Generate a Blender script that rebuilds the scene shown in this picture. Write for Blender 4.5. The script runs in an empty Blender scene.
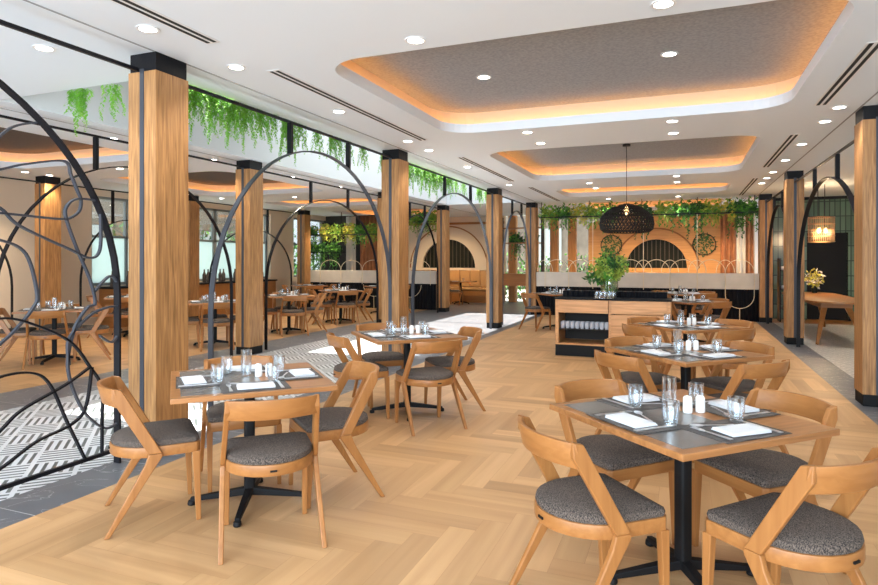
import bpy, bmesh, math, random
from math import sin, cos, pi, radians, sqrt, atan2
from mathutils import Vector, Matrix
from mathutils.geometry import tessellate_polygon

S = bpy.context.scene
COL = S.collection
R = random.Random(7)

# ------------------------------------------------------------------ camera, world, sun, exposure
cam = bpy.data.cameras.new('camera')
cam.sensor_width = 36; cam.lens = 613.5 / 878 * 36; cam.shift_y = -32.5 / 878
cam.clip_start = .05; cam.clip_end = 200
co = bpy.data.objects.new('camera', cam); COL.objects.link(co)
co.location = (0, 0, 1.46); co.rotation_euler = (pi / 2, 0, .3785)
S.camera = co
S.view_settings.view_transform = 'Standard'; S.view_settings.look = 'None'
S.view_settings.gamma = 1; S.view_settings.use_curve_mapping = False
S.view_settings.exposure = 0.58

W = bpy.data.worlds.new('sky'); S.world = W; W.use_nodes = True
bg = W.node_tree.nodes['Background']
bg.inputs[0].default_value = (.86, .93, 1, 1); bg.inputs[1].default_value = 1.3

def light(name, kind, loc, energy, color=(1, 1, 1), rot=(0, 0, 0), **k):
    l = bpy.data.lights.new(name, kind); l.energy = energy; l.color = color
    for a, b in k.items(): setattr(l, a, b)
    o = bpy.data.objects.new(name, l); COL.objects.link(o); o.location = loc; o.rotation_euler = rot
    return o
# sun: steep, from the left, through the skylight over the walkway
v = Vector((.13, .03, -1)); sq = v.to_track_quat('-Z', 'Y').to_euler()
light('sun', 'SUN', (-5, 6, 8), 16, (1, .95, .87), sq, angle=.009)
# daylight under the skylight glass
for (y0, y1, e) in ((3.95, 4.75, 5), (8.2, 15.9, 45)):
    light('skylight_daylight', 'AREA', (-5.05, (y0 + y1) / 2, 4.38), e, (.9, .95, 1), (0, 0, 0), shape='RECTANGLE', size=2.0, size_y=y1 - y0)
# added cool fill light behind the camera, brightens the ceiling and room
light('front_fill_light', 'AREA', (-1.6, -2.9, 1.7), 560, (.72, .87, 1), (radians(84), 0, 0), shape='RECTANGLE', size=9, size_y=2.6)

# ------------------------------------------------------------------ materials
MATS = {}
def nodes(name):
    m = bpy.data.materials.new(name); m.use_nodes = True
    nt = m.node_tree; b = nt.nodes['Principled BSDF']
    return m, nt, b
def L(nt, a, b): nt.links.new(a, b)
def plain(name, c, rough=.5, metal=0, noise=0, nscale=8, bump=0, emit=None, es=1, spec=.5):
    m, nt, b = nodes(name)
    b.inputs['Base Color'].default_value = (*c, 1); b.inputs['Roughness'].default_value = rough
    b.inputs['Metallic'].default_value = metal; b.inputs['Specular IOR Level'].default_value = spec
    if noise or bump:
        tc = nt.nodes.new('ShaderNodeTexCoord'); n = nt.nodes.new('ShaderNodeTexNoise')
        n.inputs['Scale'].default_value = nscale; n.inputs['Detail'].default_value = 5
        L(nt, tc.outputs['Object'], n.inputs['Vector'])
        if noise:
            r = nt.nodes.new('ShaderNodeValToRGB')
            r.color_ramp.elements[0].position = .3; r.color_ramp.elements[1].position = .7
            r.color_ramp.elements[0].color = (*[x * (1 - noise) for x in c], 1)
            r.color_ramp.elements[1].color = (*[min(1, x * (1 + noise)) for x in c], 1)
            L(nt, n.outputs[0], r.inputs[0]); L(nt, r.outputs[0], b.inputs['Base Color'])
        if bump:
            bp = nt.nodes.new('ShaderNodeBump'); bp.inputs['Strength'].default_value = bump; bp.inputs['Distance'].default_value = .01
            L(nt, n.outputs[0], bp.inputs['Height']); L(nt, bp.outputs[0], b.inputs['Normal'])
    if emit:
        b.inputs['Emission Color'].default_value = (*emit, 1); b.inputs['Emission Strength'].default_value = es
    MATS[name] = m; return m
def wood(name, c, axis='X', rough=.42, var=.22, scale=1.0, attr=None):
    """timber with grain along one object axis"""
    m, nt, b = nodes(name)
    tc = nt.nodes.new('ShaderNodeTexCoord'); mp = nt.nodes.new('ShaderNodeMapping')
    s = {'X': (1.2, 22, 22), 'Y': (22, 1.2, 22), 'Z': (22, 22, 1.2)}[axis]
    mp.inputs['Scale'].default_value = [q * scale for q in s]
    n = nt.nodes.new('ShaderNodeTexNoise'); n.inputs['Scale'].default_value = 1.5; n.inputs['Detail'].default_value = 6
    n.inputs['Distortion'].default_value = .6
    oi = nt.nodes.new('ShaderNodeObjectInfo')
    ad = nt.nodes.new('ShaderNodeVectorMath'); ad.operation = 'ADD'
    L(nt, tc.outputs['Object'], mp.inputs[0]); L(nt, mp.outputs[0], ad.inputs[0]); L(nt, oi.outputs['Random'], ad.inputs[1])
    L(nt, ad.outputs[0], n.inputs['Vector'])
    r = nt.nodes.new('ShaderNodeValToRGB')
    r.color_ramp.elements[0].position = .28; r.color_ramp.elements[1].position = .72
    r.color_ramp.elements[0].color = (*[x * (1 - var) * f for x, f in zip(c, (1, .93, .85))], 1)
    r.color_ramp.elements[1].color = (*[min(1, x * (1 + var)) for x in c], 1)
    L(nt, n.outputs[0], r.inputs[0]); out = r.outputs[0]
    if attr:
        at = nt.nodes.new('ShaderNodeAttribute'); at.attribute_name = attr
        mx = nt.nodes.new('ShaderNodeMixRGB'); mx.blend_type = 'MULTIPLY'; mx.inputs[0].default_value = 1
        L(nt, out, mx.inputs[1]); L(nt, at.outputs['Color'], mx.inputs[2]); out = mx.outputs[0]
    L(nt, out, b.inputs['Base Color']); b.inputs['Roughness'].default_value = rough
    b.inputs['Specular IOR Level'].default_value = .4
    MATS[name] = m; return m

wood('chair_wood', (.335, .142, .042), 'X', .38, .14)
wood('chair_wood_z', (.335, .142, .042), 'Z', .38, .14)
wood('table_wood', (.33, .145, .05), 'X', .33, .25)
wood('pillar_wood', (.36, .182, .068), 'Z', .5, .42, 1.8)
wood('pillar_wood_amber', (.42, .19, .055), 'Z', .5, .25)
wood('cabinet_wood', (.60, .31, .13), 'X', .42, .2)
wood('wall_wood', (.62, .33, .12), 'X', .5, .12, .5)
plain('ceiling_cool_tint', (.80, .855, .91), .8)  # white paint with the coolness of the light put into its colour
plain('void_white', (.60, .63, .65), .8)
plain('cream_wall', (.72, .60, .46), .8)
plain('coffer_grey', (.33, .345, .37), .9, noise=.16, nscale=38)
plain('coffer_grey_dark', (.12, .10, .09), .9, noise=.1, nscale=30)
plain('coffer_glow_tint', (.72, .58, .42), .8)  # tan colour carries the orange glow of the strip light
plain('led', (1, .5, .15), .5, emit=(1, .42, .10), es=8)
plain('downlight_glow', (1, 1, 1), .5, emit=(1, .95, .85), es=14)
plain('bulb', (1, .7, .3), .5, emit=(1, .62, .25), es=3.5)
plain('reveal_shade', (.32, .33, .34), .8)
plain('white_trim', (.85, .85, .85), .4)
plain('black_metal', (.006, .006, .009), .45, spec=.25)
plain('steel_grey', (.05, .055, .07), .35, metal=.2)
plain('black_cap', (.005, .005, .007), .5, spec=.2, bump=.25, nscale=20)
plain('black_matt', (.005, .005, .006), .6, spec=.25)
plain('slot_black', (.02, .02, .02), .8)
plain('brass_wire', (.78, .66, .46), .45)
plain('fabric', (.085, .075, .072), .95)
plain('mat_grey', (.10, .092, .088), .6)
plain('inlay_grey', (.16, .15, .14), .25, noise=.15, nscale=6)
plain('napkin', (.70, .71, .73), .85)
plain('ceramic', (.85, .84, .82), .25)
plain('cutlery_steel', (.8, .8, .82), .3, metal=.9)
plain('stone', (.105, .11, .125), .35)
plain('cream_stone', (.68, .62, .54), .6, noise=.06, nscale=4)
plain('leaf_green', (.10, .30, .035), .55)
plain('fern_green', (.20, .52, .045), .55)
plain('fern_pale', (.28, .55, .08), .55)
plain('leaf_dark', (.035, .12, .03), .55)
plain('leaf_lime', (.30, .42, .06), .55)
plain('leaf_yellow', (.55, .48, .07), .55)
plain('stem', (.16, .20, .06), .6)
plain('terracotta', (.42, .17, .07), .7, noise=.2, nscale=5)
plain('drape_white', (.75, .68, .60), .8)
plain('tan_leather', (.50, .27, .10), .5)
plain('dark_glass', (.015, .018, .014), .5, spec=.1)
plain('frosted', (.62, .72, .72), .5, emit=None)
plain('window_frame', (.22, .24, .24), .5)
plain('basket_black', (.012, .010, .009), .7)
plain('dark_interior', (.02, .016, .014), .7)
plain('linen_grey', (.45, .47, .52), .8)
plain('soil', (.05, .03, .02), .9)
plain('facade_brown', (.20, .17, .14), .9, noise=.3, nscale=1.5)
plain('facade_window', (.45, .50, .52), .3)
plain('dark_bronze', (.07, .05, .03), .5)
plain('bronze', (.22, .13, .06), .4, metal=.6)
plain('ground_outside', (.35, .36, .33), .9)
plain('banquette_dark', (.06, .045, .04), .7)

def glass(name, tint=(1, 1, 1), base=.08):
    m = bpy.data.materials.new(name); m.use_nodes = True; nt = m.node_tree; nt.nodes.clear()
    o = nt.nodes.new('ShaderNodeOutputMaterial'); t = nt.nodes.new('ShaderNodeBsdfTransparent'); t.inputs[0].default_value = (*tint, 1)
    g = nt.nodes.new('ShaderNodeBsdfGlossy'); g.inputs['Roughness'].default_value = .03; g.inputs[0].default_value = (.95, .97, 1, 1)
    lw = nt.nodes.new('ShaderNodeLayerWeight'); lw.inputs[0].default_value = .35
    mr = nt.nodes.new('ShaderNodeMath'); mr.operation = 'MULTIPLY_ADD'; mr.inputs[1].default_value = .75; mr.inputs[2].default_value = base
    mx = nt.nodes.new('ShaderNodeMixShader')
    L(nt, lw.outputs['Facing'], mr.inputs[0]); L(nt, mr.outputs[0], mx.inputs[0]); L(nt, t.outputs[0], mx.inputs[1]); L(nt, g.outputs[0], mx.inputs[2])
    L(nt, mx.outputs[0], o.inputs[0]); MATS[name] = m
def frosted_setup():
    m = MATS['frosted']; nt = m.node_tree; b = nt.nodes['Principled BSDF']; o = nt.nodes['Material Output']
    t = nt.nodes.new('ShaderNodeBsdfTranslucent'); t.inputs[0].default_value = (.80, .92, .93, 1)
    mx = nt.nodes.new('ShaderNodeMixShader'); mx.inputs[0].default_value = .75
    L(nt, b.outputs[0], mx.inputs[1]); L(nt, t.outputs[0], mx.inputs[2]); L(nt, mx.outputs[0], o.inputs[0])
frosted_setup()
glass('clear_glass', (.94, .96, .97)); glass('pane_glass', (.93, .96, .96), .03)

def fabric_setup():
    m = MATS['fabric']; nt = m.node_tree; b = nt.nodes['Principled BSDF']
    tc = nt.nodes.new('ShaderNodeTexCoord'); mp = nt.nodes.new('ShaderNodeMapping'); mp.inputs['Scale'].default_value = (150, 380, 150)
    n = nt.nodes.new('ShaderNodeTexNoise'); n.inputs['Scale'].default_value = 1; n.inputs['Detail'].default_value = 3
    r = nt.nodes.new('ShaderNodeValToRGB'); r.color_ramp.elements[0].position = .36; r.color_ramp.elements[1].position = .66
    r.color_ramp.elements[0].color = (.008, .006, .006, 1); r.color_ramp.elements[1].color = (.165, .125, .10, 1)
    L(nt, tc.outputs['Object'], mp.inputs[0]); L(nt, mp.outputs[0], n.inputs['Vector']); L(nt, n.outputs[0], r.inputs[0]); L(nt, r.outputs[0], b.inputs['Base Color'])
    m = MATS['mat_grey']; nt = m.node_tree; b = nt.nodes['Principled BSDF']
    tc = nt.nodes.new('ShaderNodeTexCoord'); mp = nt.nodes.new('ShaderNodeMapping'); mp.inputs['Scale'].default_value = (12, 150, 12)
    n = nt.nodes.new('ShaderNodeTexNoise'); n.inputs['Scale'].default_value = 1; n.inputs['Detail'].default_value = 3
    r = nt.nodes.new('ShaderNodeValToRGB'); r.color_ramp.elements[0].position = .35; r.color_ramp.elements[1].position = .7
    r.color_ramp.elements[0].color = (.014, .012, .012, 1); r.color_ramp.elements[1].color = (.15, .13, .12, 1)
    L(nt, tc.outputs['Object'], mp.inputs[0]); L(nt, mp.outputs[0], n.inputs['Vector']); L(nt, n.outputs[0], r.inputs[0]); L(nt, r.outputs[0], b.inputs['Base Color'])
fabric_setup()

def M_(nt, op, a, b=None, c=None):
    n = nt.nodes.new('ShaderNodeMath'); n.operation = op
    for i, x in enumerate((a, b, c)):
        if x is None: continue
        if isinstance(x, (int, float)): n.inputs[i].default_value = x
        else: L(nt, x, n.inputs[i])
    return n.outputs[0]
def mosaic(name, block, n, frac, white, dark, ang=pi / 4):
    m, nt, b = nodes(name)
    tc = nt.nodes.new('ShaderNodeTexCoord'); mp = nt.nodes.new('ShaderNodeMapping')
    mp.inputs['Rotation'].default_value = (0, 0, ang); mp.inputs['Scale'].default_value = (1 / block,) * 3
    mp.inputs['Location'].default_value = (40.3, 40.1, 0)
    sx = nt.nodes.new('ShaderNodeSeparateXYZ'); L(nt, tc.outputs['Object'], mp.inputs[0]); L(nt, mp.outputs[0], sx.inputs[0])
    u, v = sx.outputs[0], sx.outputs[1]
    par = M_(nt, 'MODULO', M_(nt, 'ADD', M_(nt, 'FLOOR', u), M_(nt, 'FLOOR', v)), 2)
    fu, fv = M_(nt, 'FRACT', u), M_(nt, 'FRACT', v)
    s = M_(nt, 'ADD', M_(nt, 'MULTIPLY', fu, par), M_(nt, 'MULTIPLY', fv, M_(nt, 'SUBTRACT', 1, par)))
    t = M_(nt, 'ADD', M_(nt, 'MULTIPLY', fv, par), M_(nt, 'MULTIPLY', fu, M_(nt, 'SUBTRACT', 1, par)))
    st = M_(nt, 'LESS_THAN', M_(nt, 'FRACT', M_(nt, 'ADD', M_(nt, 'MULTIPLY', s, n), .75)), frac)
    inside = M_(nt, 'LESS_THAN', M_(nt, 'ABSOLUTE', M_(nt, 'SUBTRACT', t, .5)), .45)
    st = M_(nt, 'MULTIPLY', st, inside)
    mx = nt.nodes.new('ShaderNodeMixRGB'); L(nt, st, mx.inputs[0])
    mx.inputs[1].default_value = (*white, 1); mx.inputs[2].default_value = (*dark, 1)
    L(nt, mx.outputs[0], b.inputs['Base Color']); b.inputs['Roughness'].default_value = .3
    MATS[name] = m
mosaic('mosaic', .30, 5, .42, (.70, .71, .73), (.085, .10, .10))
mosaic('mosaic_right', .22, 3, .38, (.66, .61, .55), (.30, .28, .25))
def stone_setup():
    m = MATS['stone']; nt = m.node_tree; b = nt.nodes['Principled BSDF']
    tc = nt.nodes.new('ShaderNodeTexCoord')
    n = nt.nodes.new('ShaderNodeTexNoise'); n.inputs['Scale'].default_value = 2.2; n.inputs['Detail'].default_value = 8; n.inputs['Distortion'].default_value = 1.6
    L(nt, tc.outputs['Object'], n.inputs['Vector'])
    a = M_(nt, 'ABSOLUTE', M_(nt, 'SUBTRACT', n.outputs[0], .5)); ve = M_(nt, 'LESS_THAN', a, .006)
    sx = nt.nodes.new('ShaderNodeSeparateXYZ'); L(nt, tc.outputs['Object'], sx.inputs[0])
    j = M_(nt, 'LESS_THAN', M_(nt, 'FRACT', M_(nt, 'MULTIPLY', M_(nt, 'ADD', sx.outputs[1], 3.0), 1 / .9)), .007)
    f = M_(nt, 'MAXIMUM', M_(nt, 'MULTIPLY', ve, .5), j)
    r = nt.nodes.new('ShaderNodeValToRGB'); r.color_ramp.elements[0].color = (.075, .08, .092, 1); r.color_ramp.elements[1].color = (.16, .165, .18, 1)
    L(nt, n.outputs[0], r.inputs[0])
    mx = nt.nodes.new('ShaderNodeMixRGB'); L(nt, f, mx.inputs[0]); L(nt, r.outputs[0], mx.inputs[1]); mx.inputs[2].default_value = (.45, .45, .45, 1)
    L(nt, mx.outputs[0], b.inputs['Base Color'])
stone_setup()
def tile_mat():
    m, nt, b = nodes('green_tile')
    tc = nt.nodes.new('ShaderNodeTexCoord'); mp = nt.nodes.new('ShaderNodeMapping')
    mp.inputs['Rotation'].default_value = (pi / 2, 0, 0)
    br = nt.nodes.new('ShaderNodeTexBrick'); br.offset = 0
    br.inputs['Color1'].default_value = (.055, .10, .06, 1); br.inputs['Color2'].default_value = (.12, .19, .12, 1); br.inputs['Mortar'].default_value = (.03, .05, .035, 1)
    br.inputs['Scale'].default_value = 1; br.inputs['Brick Width'].default_value = .11; br.inputs['Row Height'].default_value = .36; br.inputs['Mortar Size'].default_value = .012
    L(nt, tc.outputs['Object'], mp.inputs[0]); L(nt, mp.outputs[0], br.inputs['Vector']); L(nt, br.outputs[0], b.inputs['Base Color'])
    b.inputs['Roughness'].default_value = .2; MATS['green_tile'] = m
tile_mat()
def flute_mat():
    m, nt, b = nodes('black_fluted')
    tc = nt.nodes.new('ShaderNodeTexCoord'); sx = nt.nodes.new('ShaderNodeSeparateXYZ'); L(nt, tc.outputs['Object'], sx.inputs[0])
    s = M_(nt, 'SINE', M_(nt, 'MULTIPLY', sx.outputs[0], 75)); bp = nt.nodes.new('ShaderNodeBump'); bp.inputs['Distance'].default_value = .02
    L(nt, s, bp.inputs['Height']); L(nt, bp.outputs[0], b.inputs['Normal'])
    b.inputs['Base Color'].default_value = (.006, .007, .011, 1); b.inputs['Roughness'].default_value = .5; b.inputs['Specular IOR Level'].default_value = .2; MATS['black_fluted'] = m
flute_mat()
wood('floor_wood', (.69, .415, .20), 'X', .38, .13, .35, attr='plank')
wood('floor_wood_y', (.69, .415, .20), 'Y', .38, .13, .35, attr='plank')

# ------------------------------------------------------------------ mesh helpers
class MB:
    def __init__(s): s.v = []; s.f = []; s.m = []
    def add(s, vs, fs, mi=0):
        o = len(s.v); s.v += [tuple(x) for x in vs]; s.f += [tuple(o + i for i in f) for f in fs]; s.m += [mi] * len(fs); return s
    def box(s, x0, x1, y0, y1, z0, z1, mi=0):
        return s.add([(x0,y0,z0),(x1,y0,z0),(x1,y1,z0),(x0,y1,z0),(x0,y0,z1),(x1,y0,z1),(x1,y1,z1),(x0,y1,z1)],
                     [(0,3,2,1),(4,5,6,7),(0,1,5,4),(1,2,6,5),(2,3,7,6),(3,0,4,7)], mi)
    def bar(s, a, b, wa, ha, wb=None, hb=None, up=(0, 0, 1)):
        """tapered rectangular bar from a to b"""
        wb = wa if wb is None else wb; hb = ha if hb is None else hb
        a, b = Vector(a), Vector(b); d = (b - a).normalized(); u = Vector(up)
        x = d.cross(u)
        if x.length < 1e-4: x = d.cross(Vector((0, 1, 0)))
        x.normalize(); y = x.cross(d)
        vs = [p + x * i * w / 2 + y * j * h / 2 for p, w, h in ((a, wa, ha), (b, wb, hb)) for i, j in ((-1,-1),(1,-1),(1,1),(-1,1))]
        return s.add(vs, [(0,1,2,3)[::-1],(4,5,6,7),(0,1,5,4),(1,2,6,5),(2,3,7,6),(3,0,4,7)])
    def tube(s, pts, r, n=8, closed=False):
        pts = [Vector(p) for p in pts]; N = len(pts); rings = []
        prev = None
        for i, p in enumerate(pts):
            if closed: d = pts[(i + 1) % N] - pts[i - 1]
            else: d = pts[min(i + 1, N - 1)] - pts[max(i - 1, 0)]
            d.normalize()
            if prev is None: prev = d.orthogonal()
            x = (prev - d * prev.dot(d)); x = x.normalized() if x.length > 1e-5 else d.orthogonal().normalized(); prev = x; y = d.cross(x)
            rr = r[i] if isinstance(r, (list, tuple)) else r
            rings.append([p + (x * cos(2*pi*k/n) + y * sin(2*pi*k/n)) * rr for k in range(n)])
        vs = [q for g in rings for q in g]; fs = []
        for i in range(N if closed else N - 1):
            a, b = i * n, ((i + 1) % N) * n
            fs += [(a + k, a + (k + 1) % n, b + (k + 1) % n, b + k) for k in range(n)]
        if not closed: fs += [tuple(range(n))[::-1], tuple(range((N - 1) * n, N * n))]
        return s.add(vs, fs)
    def lathe(s, prof, n=20, c=(0, 0, 0)):
        vs = []; fs = []
        for (r, z) in prof: vs += [(c[0] + r * cos(2*pi*k/n), c[1] + r * sin(2*pi*k/n), c[2] + z) for k in range(n)]
        for i in range(len(prof) - 1):
            fs += [(i*n + k, i*n + (k+1) % n, (i+1)*n + (k+1) % n, (i+1)*n + k) for k in range(n)]
        if prof[0][0] > 1e-4: fs.append(tuple(range(n))[::-1])
        if prof[-1][0] > 1e-4: fs.append(tuple(range((len(prof)-1)*n, len(prof)*n)))
        return s.add(vs, fs)
    def prism(s, poly, z0, z1):
        """poly: 2D outline (counter clockwise), extruded in z"""
        n = len(poly); vs = [(x, y, z0) for x, y in poly] + [(x, y, z1) for x, y in poly]
        return s.add(vs, [tuple(range(n))[::-1], tuple(range(n, 2*n))] + [(i, (i+1) % n, n + (i+1) % n, n + i) for i in range(n)])
    def flatbar(s, pts, w, t, X=None):
        """flat bar swept along points (y,z) in the plane x = X; w is its width across the plane (along x), t its thickness in plane"""
        n = len(pts); vs = []
        for i, (y, z) in enumerate(pts):
            y0, z0 = pts[max(i-1, 0)]; y1, z1 = pts[min(i+1, n-1)]
            l = sqrt((y1-y0)**2 + (z1-z0)**2) or 1; ny, nz = -(z1-z0)/l, (y1-y0)/l
            for dx, k in ((-w/2, -1), (w/2, -1), (w/2, 1), (-w/2, 1)):
                vs.append((X + dx, y + ny*k*t/2, z + nz*k*t/2))
        fs = [(0,1,2,3), tuple(4*(n-1)+q for q in (3,2,1,0))]
        for i in range(n-1):
            a = 4*i
            fs += [(a+k, a+4+k, a+4+(k+1)%4, a+(k+1)%4) for k in range(4)]
        return s.add(vs, fs)
    def mesh(s, name, mats, smooth=False, bevel=0, seg=2):
        me = bpy.data.meshes.new(name); me.from_pydata(s.v, [], s.f); me.update()
        for i, k in enumerate(s.m): me.polygons[i].material_index = k
        bm = bmesh.new(); bm.from_mesh(me)
        bmesh.ops.recalc_face_normals(bm, faces=bm.faces)
        if bevel: bmesh.ops.bevel(bm, geom=[e for e in bm.edges if e.calc_face_angle(0) > .5], offset=bevel, segments=seg, affect='EDGES', profile=.5)
        if smooth:
            for f in bm.faces: f.smooth = True
            for e in bm.edges:
                if e.calc_face_angle(0) > .7: e.smooth = False
        bm.to_mesh(me); bm.free()
        for m in (mats if isinstance(mats, (list, tuple)) else [mats]): me.materials.append(MATS[m])
        return me
    def obj(s, name, mats, parent=None, loc=(0, 0, 0), rz=0, **k):
        return put(name, s.mesh(name, mats, **k), parent, loc, rz)
def put(name, me, parent=None, loc=(0, 0, 0), rz=0):
    o = bpy.data.objects.new(name, me); COL.objects.link(o); o.location = loc; o.rotation_euler = (0, 0, rz)
    if parent: o.parent = parent
    return o
def tag(o, label, cat, group=None):
    o['label'] = label; o['category'] = cat
    if group: o['group'] = group
    return o
def struct(o): o['kind'] = 'structure'; return o
def thing(name, label, cat, loc=(0, 0, 0), rz=0, group=None):
    o = put(name, None, None, loc, rz); return tag(o, label, cat, group)
KIDS = {}
def dup(src, loc=None, rz=None, label=None, group=None, parent=None):
    """copy of a thing with copies of its parts and sub-parts"""
    c = src.copy(); COL.objects.link(c)
    if loc is not None: c.location = loc
    if rz is not None: c.rotation_euler = (0, 0, rz)
    if label: c['label'] = label
    if group: c['group'] = group
    if parent: c.parent = parent
    for ch in list(src.children): dup(ch, parent=c)
    return c
class Proto:
    """the first use places the source itself, later uses copy it"""
    def __init__(s, o): s.o = o; s.used = False
    def place(s, loc, rz, label, group=None):
        if not s.used:
            s.used = True; s.o.location = loc; s.o.rotation_euler = (0, 0, rz); s.o['label'] = label
            if group: s.o['group'] = group
            return s.o
        return dup(s.o, loc, rz, label, group)
def arc(cx, cy, rx, ry, a0, a1, n): return [(cx + rx*cos(radians(a0 + (a1-a0)*i/n)), cy + ry*sin(radians(a0 + (a1-a0)*i/n))) for i in range(n+1)]
def rrect(x0, x1, y0, y1, r, n=8):
    return arc(x1-r, y0+r, r, r, -90, 0, n) + arc(x1-r, y1-r, r, r, 0, 90, n) + arc(x0+r, y1-r, r, r, 90, 180, n) + arc(x0+r, y0+r, r, r, 180, 270, n)
def spline(pts, k=6):
    """Catmull-Rom through 2D/3D points"""
    P = [Vector(p) for p in pts]; out = []
    for i in range(len(P)-1):
        p0, p1, p2, p3 = P[max(i-1, 0)], P[i], P[i+1], P[min(i+2, len(P)-1)]
        for j in range(k):
            t = j/k; out.append(.5*((2*p1) + (p2-p0)*t + (2*p0-5*p1+4*p2-p3)*t*t + (3*p1-p0-3*p2+p3)*t**3))
    out.append(P[-1]); return out
ORD = ['first', 'second', 'third', 'fourth', 'fifth', 'sixth', 'seventh', 'eighth', 'ninth', 'tenth', 'eleventh', 'twelfth', 'thirteenth', 'fourteenth', 'fifteenth', 'sixteenth', 'seventeenth', 'eighteenth', 'nineteenth', 'twentieth']

# ------------------------------------------------------------------ floors
H = 3.0
def herringbone(name, x0, x1, y0, y1, w=.15, n=5, seed=1):
    rr = random.Random(seed); Lg = n*w; bm = bmesh.new(); col = bm.loops.layers.color.new('plank')
    cx, cy = x0, y0
    K = int((x1-x0 + y1-y0)/w) + 20
    for a in range(-K, K):
        for b in range(-K, K):
            for hv in (0, 1):
                if hv == 0: X, Y = cx + a*w + b*2*Lg, cy + a*w; sx, sy = Lg, w
                else: X, Y = cx + Lg + a*w + b*2*Lg, cy + (a+1)*w - Lg; sx, sy = w, Lg
                if X + sx < x0 or X > x1 or Y + sy < y0 or Y > y1: continue
                q = [(max(x0, min(x1, X)), max(y0, min(y1, Y))), (min(x1, X+sx), max(y0, min(y1, Y))), (min(x1, X+sx), min(y1, Y+sy)), (max(x0, min(x1, X)), min(y1, Y+sy))]
                if q[1][0]-q[0][0] < 1e-4 or q[2][1]-q[1][1] < 1e-4: continue
                e = .0006; q = [(q[0][0]+e, q[0][1]+e), (q[1][0]-e, q[1][1]+e), (q[2][0]-e, q[2][1]-e), (q[3][0]+e, q[3][1]-e)]
                f = bm.faces.new([bm.verts.new((*p, 0)) for p in q]); f.material_index = hv
                t = rr.gauss(0, .035); c = (min(1, .86+t), min(1, .86+t*1.1), min(1, .86+t*1.25), 1)
                for l in f.loops: l[col] = c
    me = bpy.data.meshes.new(name); bm.to_mesh(me); bm.free()
    me.materials.append(MATS['floor_wood']); me.materials.append(MATS['floor_wood_y'])
    return struct(put(name, me))
XW0, XW1 = -3.44, 1.60      # timber of the main room
herringbone('floor', XW0, XW1, -3, 21, seed=3)
herringbone('floor', -12, -6.95, -3, 21, seed=5)
def slab(name, x0, x1, y0, y1, mat, z=0, t=.1): return struct(MB().box(x0, x1, y0, y1, z-t, z).obj(name, mat))
slab('floor', XW0, XW1, -3, 21, 'table_wood', -.0015)
slab('floor', -12, -6.95, -3, 21, 'table_wood', -.0015)
slab('floor', -3.84, XW0, -3, 21, 'stone')
slab('floor', -6.95, -6.12, -3, 21, 'stone')
slab('floor', -6.12, -3.84, -3, 11.2, 'mosaic')
slab('floor', -6.12, -3.84, 11.2, 21, 'stone')
slab('floor', XW1, 1.96, -3, 21, 'stone')
slab('floor', 1.96, 7, -3, 16.2, 'mosaic_right')
slab('floor', 1.96, 7, 16.2, 18, 'table_wood')
slab('floor', -30, 25, 21, 60, 'ground_outside', -.02)
slab('floor', -40, -12, -10, 21, 'ground_outside', -.02)

# ------------------------------------------------------------------ ceiling with coffers
coff = [(-2.67, .98, 4.12, 7.05), (-2.66, .92, 8.42, 11.85), (-2.64, .90, 13.4, 15.15), (-2.62, .98, 16.8, 19.9)]
coffL = [(-10.5, -7.35, a, b) for (_, _, a, b) in coff]
void = (-6.12, -4.02, 3.92, 16.0)
outer = [(-12, -3), (7, -3), (7, 21), (-12, 21)]
holes = [rrect(*c, .38) for c in coff + coffL] + [[(void[0], void[2]), (void[1], void[2]), (void[1], void[3]), (void[0], void[3])]]
polys = [[Vector((x, y, 0)) for x, y in p] for p in [outer] + holes]
flat = [(v.x, v.y, H) for p in polys for v in p]
tris = tessellate_polygon(polys)
mb = MB(); mb.add(flat, tris)
ceil = struct(mb.obj('ceiling', 'ceiling_cool_tint'))
for k, c in enumerate(coff + coffL):
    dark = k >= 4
    p0 = rrect(*c, .38); N = len(p0); x0, x1, y0, y1 = c; g = .13
    pO = rrect(x0-g, x1+g, y0-g, y1+g, .38+g)
    m = MB(); pi_ = rrect(x0-.012, x1+.012, y0-.012, y1+.012, .392)
    m.add([(x, y, H) for x, y in p0] + [(x, y, H+.105) for x, y in p0] + [(x, y, H+.105) for x, y in pi_] + [(x, y, H+.07) for x, y in pi_] + [(x, y, H+.07) for x, y in pO],
          [(q*N+i, q*N+(i+1) % N, (q+1)*N+(i+1) % N, (q+1)*N+i) for q in range(4) for i in range(N)])
    m.obj('coffer_lip', 'ceiling_cool_tint', ceil)
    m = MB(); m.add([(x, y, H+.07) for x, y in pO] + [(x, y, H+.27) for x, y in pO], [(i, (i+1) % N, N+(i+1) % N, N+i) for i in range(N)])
    m.obj('coffer_side', 'coffer_glow_tint', ceil)
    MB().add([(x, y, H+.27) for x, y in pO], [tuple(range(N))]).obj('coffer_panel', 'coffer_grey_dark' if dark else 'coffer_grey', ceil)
    pL = rrect(x0-.07, x1+.07, y0-.07, y1+.07, .45)
    m = MB().tube([(x, y, H+.083) for x, y in pL], .009, 6, closed=True); m.obj('light_strip', 'led', ceil)
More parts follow.
